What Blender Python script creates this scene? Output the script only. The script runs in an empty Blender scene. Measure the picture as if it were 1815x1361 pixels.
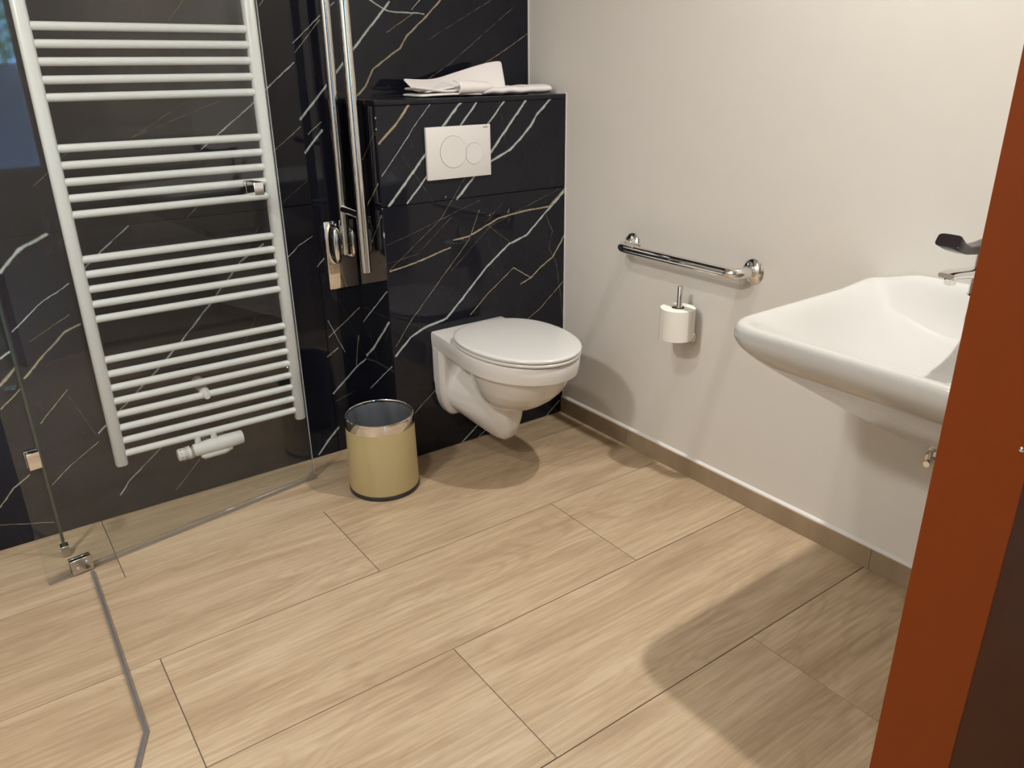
import bpy, bmesh, math, random
from mathutils import Vector, Matrix, noise as mnoise
PI = math.pi
S = bpy.context.scene
COL = S.collection
random.seed(7)

# ------------------------------------------------------------------ camera
R_ = Vector((0.81237117, -0.58298688, -0.01339359))
U_ = Vector((0.22837225, 0.29692715, 0.92718951))
F_ = Vector((0.53656239, 0.75628075, -0.37435308))
cam_data = bpy.data.cameras.new('camera')
cam = bpy.data.objects.new('camera', cam_data)
COL.objects.link(cam)
M = Matrix.Identity(4)
for i in range(3):
    M[i][0] = R_[i]; M[i][1] = U_[i]; M[i][2] = -F_[i]
M[0][3], M[1][3], M[2][3] = -1.85971, -2.26535, 1.30238
cam.matrix_world = M
cam_data.sensor_width = 36.0
cam_data.lens = 1377.33 * 36.0 / 1815.0
cam_data.clip_start = 0.02
S.camera = cam

# ------------------------------------------------------------------ world (daylight outside the corridor window)
w = bpy.data.worlds.new('world'); S.world = w; w.use_nodes = True
nt = w.node_tree
bg = nt.nodes['Background']
bg.inputs['Color'].default_value = (0.22, 0.48, 1.0, 1)
bg.inputs['Strength'].default_value = 21.0

# ------------------------------------------------------------------ lamps of the room
def disk(name, loc, power, color, size, rot=(0, 0, 0), spread=PI):
    l = bpy.data.lights.new(name, 'AREA'); l.shape = 'DISK'; l.size = size
    l.energy = power; l.color = color; l.spread = spread
    o = bpy.data.objects.new(name, l); COL.objects.link(o); o.location = loc; o.rotation_euler = rot
    return o
WARM = (1.0, 0.965, 0.91)
LAMPS = [(-0.13, -1.29, 13.5, 0.06), (-1.75, -1.10, 8, 0.14), (-2.8, -1.3, 30, 0.26), (-1.2, -3.4, 0.8, 0.14)]
for (lx, ly, pw, sz) in LAMPS:
    disk('ceiling_light', (lx, ly, 2.47), pw, WARM, sz, spread=math.radians(140 if sz < 0.1 else 180))

# ------------------------------------------------------------------ exposure
S.view_settings.view_transform = 'Standard'
S.view_settings.look = 'None'
S.view_settings.gamma = 1.0
S.view_settings.use_curve_mapping = False
S.view_settings.exposure = 0.63
S.cycles.max_bounces = 12
S.cycles.transparent_max_bounces = 24
S.cycles.glossy_bounces = 6
S.cycles.caustics_reflective = False
S.cycles.sample_clamp_indirect = 5.0

# ------------------------------------------------------------------ helpers
def link(name, me, mat=None, parent=None, loc=None, rot=None):
    o = bpy.data.objects.new(name, me); COL.objects.link(o)
    if mat is not None and me is not None:
        if not me.materials: me.materials.append(mat)
    if parent is not None: o.parent = parent
    if loc is not None: o.location = loc
    if rot is not None: o.rotation_euler = rot
    return o

def empty(name, loc=(0, 0, 0)):
    o = bpy.data.objects.new(name, None); COL.objects.link(o); o.location = loc
    o.empty_display_size = 0.05
    return o

def tag(o, label, cat, group=None):
    o['label'] = label; o['category'] = cat
    if group: o['group'] = group
    return o

def struct(o):
    o['kind'] = 'structure'; return o

def bm_mesh(name, bm, smooth=False, recalc=True):
    if recalc: bmesh.ops.recalc_face_normals(bm, faces=bm.faces)
    me = bpy.data.meshes.new(name); bm.to_mesh(me); bm.free()
    if smooth:
        for p in me.polygons: p.use_smooth = True
    return me

def sharp(me, ang=40):
    for p in me.polygons: p.use_smooth = True
    try: me.set_sharp_from_angle(angle=math.radians(ang))
    except Exception: pass
    return me

def box_bm(x0, x1, y0, y1, z0, z1, bev=0.0, seg=1, bm=None):
    b2 = bmesh.new()
    v = [b2.verts.new((x, y, z)) for x in (x0, x1) for y in (y0, y1) for z in (z0, z1)]
    for f in ((0, 1, 3, 2), (4, 6, 7, 5), (0, 4, 5, 1), (2, 3, 7, 6), (0, 2, 6, 4), (1, 5, 7, 3)):
        b2.faces.new([v[i] for i in f])
    if bev > 0:
        bmesh.ops.bevel(b2, geom=list(b2.edges), offset=bev, segments=seg, profile=0.5, affect='EDGES')
    if bm is None: return b2
    t = bpy.data.meshes.new('t'); b2.to_mesh(t); b2.free(); bm.from_mesh(t); bpy.data.meshes.remove(t)
    return bm

def box(name, x0, x1, y0, y1, z0, z1, mat, parent=None, bev=0.0, seg=1, loc=None):
    return link(name, sharp(bm_mesh(name, box_bm(x0, x1, y0, y1, z0, z1, bev, seg))), mat, parent, loc)

def tube_bm(pts, r, n=16, caps=True, bm=None, flat=1.0):
    """sweep a circle along a polyline; r may be a list; flat squashes along the frame's second axis"""
    if bm is None: bm = bmesh.new()
    P = [Vector(p) for p in pts]; m = len(P)
    rr = r if isinstance(r, (list, tuple)) else [r] * m
    T = []
    for i in range(m):
        a = P[max(i - 1, 0)]; b = P[min(i + 1, m - 1)]
        T.append((b - a).normalized())
    up = Vector((0, 0, 1)) if abs(T[0].z) < 0.9 else Vector((0, 1, 0))
    N = T[0].cross(up).normalized(); rings = []
    for i in range(m):
        N = (N - T[i] * N.dot(T[i])).normalized(); B = T[i].cross(N)
        rings.append([bm.verts.new(P[i] + (N * math.cos(2 * PI * k / n) + B * flat * math.sin(2 * PI * k / n)) * rr[i]) for k in range(n)])
    for i in range(m - 1):
        for k in range(n):
            bm.faces.new((rings[i][k], rings[i][(k + 1) % n], rings[i + 1][(k + 1) % n], rings[i + 1][k]))
    if caps:
        bm.faces.new(rings[0][::-1]); bm.faces.new(rings[-1])
    return bm

def arc_path(pts, rad, n=8):
    """round the corners of a polyline"""
    P = [Vector(p) for p in pts]; out = [P[0]]
    for i in range(1, len(P) - 1):
        a = (P[i - 1] - P[i]).normalized(); b = (P[i + 1] - P[i]).normalized()
        s = P[i] + a * rad; e = P[i] + b * rad
        for k in range(n + 1):
            t = k / n
            out.append(s * (1 - t) ** 2 + P[i] * 2 * t * (1 - t) + e * t * t)
    out.append(P[-1]); return out

def lathe_bm(prof, n=48, close=False, bm=None, axis='z'):
    """profile [(r, z)...] round the z axis"""
    if bm is None: bm = bmesh.new()
    rings = []
    for (r, z) in prof:
        if r < 1e-6: rings.append([bm.verts.new((0, 0, z))])
        else: rings.append([bm.verts.new((r * math.cos(2 * PI * k / n), r * math.sin(2 * PI * k / n), z)) for k in range(n)])
    m = len(rings)
    for i in range(m if close else m - 1):
        a, b = rings[i], rings[(i + 1) % m]
        for k in range(n):
            k2 = (k + 1) % n
            if len(a) == 1 and len(b) == 1: continue
            if len(a) == 1: bm.faces.new((a[0], b[k2], b[k]))
            elif len(b) == 1: bm.faces.new((a[k], a[k2], b[0]))
            else: bm.faces.new((a[k], a[k2], b[k2], b[k]))
    return bm

def loft_bm(loops, cap0=True, cap1=True, bm=None):
    if bm is None: bm = bmesh.new()
    R = [[bm.verts.new(p) for p in L] for L in loops]
    n = len(R[0])
    for i in range(len(R) - 1):
        for k in range(n):
            bm.faces.new((R[i][k], R[i][(k + 1) % n], R[i + 1][(k + 1) % n], R[i + 1][k]))
    if cap0: bm.faces.new(R[0][::-1])
    if cap1: bm.faces.new(R[-1])
    return bm

def sstep(a, b, x):
    if a == b: return float(x > a)
    t = max(0.0, min(1.0, (x - a) / (b - a))); return t * t * (3 - 2 * t)

# ------------------------------------------------------------------ materials
def newmat(name):
    m = bpy.data.materials.new(name); m.use_nodes = True
    t = m.node_tree; p = t.nodes['Principled BSDF']
    return m, t, p

def plain(name, col, rough=0.5, metal=0.0, spec=0.5, coat=0.0, bump=0.0, bscale=200, mottle=0.0):
    m, t, p = newmat(name)
    p.inputs['Base Color'].default_value = (*col, 1)
    p.inputs['Roughness'].default_value = rough; p.inputs['Metallic'].default_value = metal
    p.inputs['Specular IOR Level'].default_value = spec; p.inputs['Coat Weight'].default_value = coat
    p.inputs['Coat Roughness'].default_value = 0.05
    n = t.nodes.new('ShaderNodeTexNoise'); n.inputs['Scale'].default_value = bscale; n.inputs['Detail'].default_value = 4
    tc = t.nodes.new('ShaderNodeTexCoord'); t.links.new(tc.outputs['Object'], n.inputs['Vector'])
    if bump > 0:
        b = t.nodes.new('ShaderNodeBump'); b.inputs['Strength'].default_value = bump; b.inputs['Distance'].default_value = 0.001
        t.links.new(n.outputs['Fac'], b.inputs['Height']); t.links.new(b.outputs['Normal'], p.inputs['Normal'])
    if mottle > 0:
        mx = t.nodes.new('ShaderNodeMix'); mx.data_type = 'RGBA'
        mx.inputs[6].default_value = (*[c * (1 - mottle) for c in col], 1); mx.inputs[7].default_value = (*[min(1, c * (1 + mottle)) for c in col], 1)
        n2 = t.nodes.new('ShaderNodeTexNoise'); n2.inputs['Scale'].default_value = bscale * 0.05; n2.inputs['Detail'].default_value = 3
        t.links.new(tc.outputs['Object'], n2.inputs['Vector'])
        t.links.new(n2.outputs['Fac'], mx.inputs[0]); t.links.new(mx.outputs[2], p.inputs['Base Color'])
    return m

PLASTER = plain('white_plaster', (0.68, 0.655, 0.615), 0.75, bump=0.08, bscale=250, mottle=0.02)
BEIGE = plain('beige_plaster', (0.52, 0.46, 0.38), 0.8)
CEIL = plain('ceiling_paint', (0.8, 0.78, 0.75), 0.8, bump=0.1)
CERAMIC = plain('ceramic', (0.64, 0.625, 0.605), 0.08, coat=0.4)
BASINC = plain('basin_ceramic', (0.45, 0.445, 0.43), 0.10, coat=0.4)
LIDMAT = plain('lid_plastic', (0.62, 0.61, 0.595), 0.16, coat=0.2)
ENAMEL = plain('white_enamel', (0.69, 0.69, 0.69), 0.28)
PLASTIC = plain('white_plastic', (0.66, 0.65, 0.64), 0.35)
CHROME = plain('chrome', (0.82, 0.81, 0.80), 0.04, metal=1.0)
STEEL = plain('polished_steel', (0.72, 0.70, 0.67), 0.09, metal=1.0)
BRUSHED = plain('satin_steel', (0.55, 0.53, 0.50), 0.22, metal=1.0)
BLACKPL = plain('black_plastic', (0.02, 0.018, 0.018), 0.35)
DARKGREY = plain('dark_grey_print', (0.06, 0.06, 0.07), 0.5)
DARKCH = plain('dark_gloss_lever', (0.012, 0.008, 0.010), 0.2, spec=0.3)
GROUT = plain('dark_grout', (0.05, 0.04, 0.03), 0.9)
FGROUT = plain('floor_grout', (0.17, 0.14, 0.12), 0.9)
ORANGE = plain('rust_orange_laminate', (0.185, 0.034, 0.0035), 0.55, spec=0.15, bump=0.0, bscale=500, mottle=0.06)
TOWEL = plain('towel_cotton', (0.78, 0.74, 0.73), 0.95, bump=0.9, bscale=900)
PAPER = plain('tissue_paper', (0.78, 0.76, 0.70), 0.95, bump=0.5, bscale=600)
CARD = plain('cardboard', (0.30, 0.24, 0.17), 0.9)
BINMAT = plain('beige_leatherette', (0.43, 0.345, 0.17), 0.42, bump=0.5, bscale=700)
SEAL = plain('white_sealant', (0.66, 0.64, 0.62), 0.4)
STRIPMAT = plain('grey_profile', (0.33, 0.33, 0.36), 0.25, metal=0.7)
REFL_WALL = plain('pale_reflection_wall', (0.45, 0.47, 0.5), 0.8)
POST = plain('dark_green_post', (0.03, 0.045, 0.035), 0.25)
LEAF = plain('hedge_leaves', (0.42, 0.62, 0.30), 0.6, mottle=0.6, bscale=300)
LAMPGLOW, _t, _p = newmat('lamp_diffuser')
_p.inputs['Emission Color'].default_value = (*WARM, 1); _p.inputs['Emission Strength'].default_value = 6

def bag_mat():
    m, t, p = newmat('grey_bin_bag')
    p.inputs['Base Color'].default_value = (0.085, 0.09, 0.10, 1); p.inputs['Roughness'].default_value = 0.25
    return m
BAG = bag_mat()

def glass_mat(name, tint, haze=0.0, hazecol=(0.5, 0.5, 0.55)):
    m = bpy.data.materials.new(name); m.use_nodes = True
    t = m.node_tree; t.nodes.clear()
    out = t.nodes.new('ShaderNodeOutputMaterial'); tr = t.nodes.new('ShaderNodeBsdfTransparent'); gl = t.nodes.new('ShaderNodeBsdfGlossy')
    tr.inputs['Color'].default_value = (*tint, 1); gl.inputs['Roughness'].default_value = 0.0
    fr = t.nodes.new('ShaderNodeFresnel'); geo = t.nodes.new('ShaderNodeNewGeometry')
    mr = t.nodes.new('ShaderNodeMapRange'); mr.inputs[3].default_value = 1.5; mr.inputs[4].default_value = 1 / 1.5
    t.links.new(geo.outputs['Backfacing'], mr.inputs[0]); t.links.new(mr.outputs[0], fr.inputs['IOR'])
    mx = t.nodes.new('ShaderNodeMixShader')
    t.links.new(fr.outputs[0], mx.inputs[0]); t.links.new(tr.outputs[0], mx.inputs[1]); t.links.new(gl.outputs[0], mx.inputs[2])
    last = mx
    if haze > 0:
        df = t.nodes.new('ShaderNodeBsdfDiffuse'); df.inputs['Color'].default_value = (*hazecol, 1)
        m2 = t.nodes.new('ShaderNodeMixShader'); m2.inputs[0].default_value = haze
        t.links.new(mx.outputs[0], m2.inputs[1]); t.links.new(df.outputs[0], m2.inputs[2]); last = m2
    t.links.new(last.outputs[0], out.inputs[0])
    return m
GLASS = glass_mat('shower_glass', (0.972, 0.985, 0.975), 0.008)
SEALSTRIP = glass_mat('clear_seal', (0.90, 0.90, 0.90), 0.12, (0.40, 0.38, 0.38))
GEDGE = plain('glass_edge', (0.10, 0.14, 0.12), 0.1)
GEDGEL = plain('glass_edge_bright', (0.5, 0.55, 0.55), 0.1)

def marble_mat(name, segs, axes):
    """segs: (tint, halfwidth mm, strength, polyline) in wall coordinates (axes = which object coordinates)"""
    m, t, p = newmat(name); N = t.nodes; L = t.links
    def mth(op, a, b=None, c=None, clamp=False):
        n = N.new('ShaderNodeMath'); n.operation = op; n.use_clamp = clamp
        for i, v in enumerate((a, b, c)):
            if v is None: continue
            if isinstance(v, (int, float)): n.inputs[i].default_value = v
            else: L.new(v, n.inputs[i])
        return n.outputs[0]
    def vm(op, a, b=None, sc=None):
        n = N.new('ShaderNodeVectorMath'); n.operation = op
        for i, v in enumerate((a, b)):
            if v is None: continue
            if isinstance(v, (tuple, Vector)): n.inputs[i].default_value = tuple(v)
            else: L.new(v, n.inputs[i])
        if sc is not None: L.new(sc, n.inputs['Scale'])
        return n
    tc = N.new('ShaderNodeTexCoord'); obj = tc.outputs['Object']
    sx = N.new('ShaderNodeSeparateXYZ'); L.new(obj, sx.inputs[0])
    cb = N.new('ShaderNodeCombineXYZ')
    L.new(sx.outputs[axes[0]], cb.inputs[0]); L.new(sx.outputs[axes[1]], cb.inputs[1])
    P0 = cb.outputs[0]
    def noise(scale, detail, vec=P0, rough=0.55):
        n = N.new('ShaderNodeTexNoise'); n.inputs['Scale'].default_value = scale; n.inputs['Detail'].default_value = detail
        n.inputs['Roughness'].default_value = rough; L.new(vec, n.inputs['Vector']); return n
    nz = noise(17, 6, P0, 0.68)
    off = vm('SUBTRACT', nz.outputs['Color'], (0.5, 0.5, 0.5)).outputs[0]
    off = vm('MULTIPLY', off, (0.009, 0.009, 0.0)).outputs[0]
    P = vm('ADD', P0, off).outputs[0]
    acc = {'w': None, 'g': None}
    for (tint, hw, st, pts) in segs:
        hw = max(hw, 1.0) * 0.001
        best = None
        for (a, b) in zip(pts[:-1], pts[1:]):
            A = Vector((a[0], a[1], 0)); D = Vector((b[0], b[1], 0)) - A
            if D.length < 1e-5: continue
            PA = vm('SUBTRACT', P, A).outputs[0]
            dt = vm('DOT_PRODUCT', PA, D / D.length_squared).outputs['Value']
            tcl = mth('MULTIPLY', dt, 1.0, clamp=True)
            pr = N.new('ShaderNodeVectorMath'); pr.operation = 'SCALE'; pr.inputs[0].default_value = tuple(D); L.new(tcl, pr.inputs['Scale'])
            d = vm('DISTANCE', PA, pr.outputs[0]).outputs['Value']
            v = mth('MULTIPLY_ADD', d, -st * 1.25 / hw, st * 1.25 * 1.12)
            acc[tint] = v if acc[tint] is None else mth('MAXIMUM', acc[tint], v)
    # width and strength wander along the vein
    wn = noise(34, 3).outputs['Fac']
    wander = mth('MULTIPLY_ADD', wn, 1.5, -0.62, clamp=True)
    # fine natural hairline veins everywhere (they go on where the photograph does not look)
    rot = N.new('ShaderNodeMapping'); rot.inputs['Rotation'].default_value = (0, 0, math.radians(-47)); rot.inputs['Scale'].default_value = (1.0, 0.34, 1.0)
    L.new(P0, rot.inputs['Vector'])
    n3 = noise(3.6, 6, rot.outputs[0], 0.62).outputs['Fac']
    a3 = mth('ABSOLUTE', mth('SUBTRACT', n3, 0.5))
    hair = mth('MULTIPLY_ADD', a3, -150.0, 0.55, clamp=True)
    msk = mth('MULTIPLY_ADD', noise(5, 2).outputs['Fac'], 4.0, -2.0, clamp=True)
    hair = mth('MULTIPLY', mth('MULTIPLY', hair, msk), 0.22)
    base = N.new('ShaderNodeMix'); base.data_type = 'RGBA'
    base.inputs[6].default_value = (0.0045, 0.0055, 0.0105, 1); base.inputs[7].default_value = (0.012, 0.0125, 0.018, 1)
    L.new(noise(7, 6).outputs['Fac'], base.inputs[0]); col = base.outputs[2]
    def over(col, fac, c):
        mx = N.new('ShaderNodeMix'); mx.data_type = 'RGBA'
        L.new(fac, mx.inputs[0]); L.new(col, mx.inputs[6])
        if isinstance(c, tuple): mx.inputs[7].default_value = (*c, 1)
        else: L.new(c, mx.inputs[7])
        return mx.outputs[2]
    col = over(col, hair, (0.30, 0.26, 0.17))
    gold = N.new('ShaderNodeMix'); gold.data_type = 'RGBA'; gold.inputs[6].default_value = (0.30, 0.20, 0.085, 1); gold.inputs[7].default_value = (0.42, 0.42, 0.33, 1)
    L.new(noise(40, 3).outputs['Fac'], gold.inputs[0])
    for k, c in (('g', gold.outputs[2]), ('w', (0.42, 0.46, 0.44))):
        if acc[k] is None: continue
        f = mth('SUBTRACT', acc[k], wander, clamp=True)
        col = over(col, f, c)
    L.new(col, p.inputs['Base Color'])
    p.inputs['Roughness'].default_value = 0.03; p.inputs['Specular IOR Level'].default_value = 0.32
    return m

def wood_mat(name, tone=1.0, axis=0):
    m, t, p = newmat(name); N = t.nodes; L = t.links
    tc = N.new('ShaderNodeTexCoord'); oi = N.new('ShaderNodeObjectInfo')
    rnd = N.new('ShaderNodeMath'); rnd.operation = 'MULTIPLY'; rnd.inputs[1].default_value = 37.0; L.new(oi.outputs['Random'], rnd.inputs[0])
    ad = N.new('ShaderNodeVectorMath'); ad.operation = 'ADD'; L.new(tc.outputs['Object'], ad.inputs[0]); L.new(rnd.outputs[0], ad.inputs[1])
    def mp(s, r=0):
        n = N.new('ShaderNodeMapping'); n.inputs['Scale'].default_value = s if axis == 0 else (s[1], s[0], s[2])
        n.inputs['Rotation'].default_value = (0, 0, r); L.new(ad.outputs[0], n.inputs['Vector']); return n.outputs[0]
    def nz(vec, sc, det, dist=0.0, rough=0.55):
        n = N.new('ShaderNodeTexNoise'); n.inputs['Scale'].default_value = sc; n.inputs['Detail'].default_value = det
        n.inputs['Distortion'].default_value = dist; n.inputs['Roughness'].default_value = rough; L.new(vec, n.inputs['Vector']); return n.outputs['Fac']
    def ramp(f, stops):
        r = N.new('ShaderNodeValToRGB'); e = r.color_ramp.elements
        while len(e) < len(stops): e.new(0.5)
        for i, (pos, c) in enumerate(stops):
            e[i].position = pos; e[i].color = (*[v * tone for v in c], 1) if len(c) == 3 else c
        L.new(f, r.inputs[0]); return r.outputs[0]
    def mix(a, b, f, mode='MULTIPLY', fv=None):
        x = N.new('ShaderNodeMix'); x.data_type = 'RGBA'; x.blend_type = mode
        if f is None: x.inputs[0].default_value = fv
        else: L.new(f, x.inputs[0])
        L.new(a, x.inputs[6]); L.new(b, x.inputs[7]); return x.outputs[2]
    broad = nz(mp((0.9, 6.0, 1)), 1.6, 5, 0.6)
    c = ramp(broad, [(0.30, (0.355, 0.258, 0.163)), (0.5, (0.44, 0.333, 0.22)), (0.72, (0.505, 0.395, 0.272))])
    # cathedral grain: bands of a stretched, warped field
    warp = nz(mp((0.75, 3.2, 1)), 1.3, 3, 0.3)
    sn = N.new('ShaderNodeMath'); sn.operation = 'MULTIPLY'; sn.inputs[1].default_value = 130.0; L.new(warp, sn.inputs[0])
    s2 = N.new('ShaderNodeMath'); s2.operation = 'SINE'; L.new(sn.outputs[0], s2.inputs[0])
    m3 = N.new('ShaderNodeMapRange'); m3.inputs[1].default_value = -1; m3.inputs[2].default_value = 1; L.new(s2.outputs[0], m3.inputs[0])
    gr = N.new('ShaderNodeValToRGB'); e = gr.color_ramp.elements; e[0].position = 0.0; e[0].color = (0.86, 0.83, 0.80, 1); e[1].position = 0.55; e[1].color = (1, 1, 1, 1); L.new(m3.outputs[0], gr.inputs[0])
    msk = N.new('ShaderNodeMapRange'); msk.inputs[1].default_value = 0.42; msk.inputs[2].default_value = 0.66; L.new(nz(mp((0.8, 2.5, 1)), 1.7, 2), msk.inputs[0])
    mfac = N.new('ShaderNodeMath'); mfac.operation = 'MULTIPLY'; mfac.inputs[1].default_value = 0.8; L.new(msk.outputs[0], mfac.inputs[0])
    c = mix(c, gr.outputs[0], mfac.outputs[0])
    fine = nz(mp((3.0, 75.0, 1)), 1.6, 4, 0.1, 0.7)
    fr = N.new('ShaderNodeValToRGB'); e = fr.color_ramp.elements; e[0].position = 0.34; e[0].color = (0.74, 0.70, 0.66, 1); e[1].position = 0.60; e[1].color = (1.03, 1.03, 1.03, 1); L.new(fine, fr.inputs[0])
    c = mix(c, fr.outputs[0], None, fv=0.75)
    # sparse knots
    vo = N.new('ShaderNodeTexVoronoi'); vo.inputs['Scale'].default_value = 2.3; L.new(mp((1.0, 1.9, 0.0)), vo.inputs['Vector'])
    kn = N.new('ShaderNodeMapRange'); kn.inputs[1].default_value = 0.015; kn.inputs[2].default_value = 0.075; kn.inputs[3].default_value = 1; kn.inputs[4].default_value = 0; L.new(vo.outputs['Distance'], kn.inputs[0])
    kr = N.new('ShaderNodeRGB'); kr.outputs[0].default_value = (0.62, 0.55, 0.48, 1)
    kf = N.new('ShaderNodeMath'); kf.operation = 'MULTIPLY'; L.new(kn.outputs[0], kf.inputs[0]); L.new(nz(mp((9, 22, 1)), 2.0, 3), kf.inputs[1])
    c = mix(c, kr.outputs[0], kf.outputs[0])
    L.new(c, p.inputs['Base Color'])
    p.inputs['Roughness'].default_value = 0.42; p.inputs['Specular IOR Level'].default_value = 0.4
    b = N.new('ShaderNodeBump'); b.inputs['Strength'].default_value = 0.25; b.inputs['Distance'].default_value = 0.0006
    L.new(fine, b.inputs['Height']); L.new(b.outputs['Normal'], p.inputs['Normal'])
    return m
WOOD = wood_mat('oak_look_tile')
WOODB = wood_mat('oak_look_skirting', 0.72, axis=1)

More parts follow.
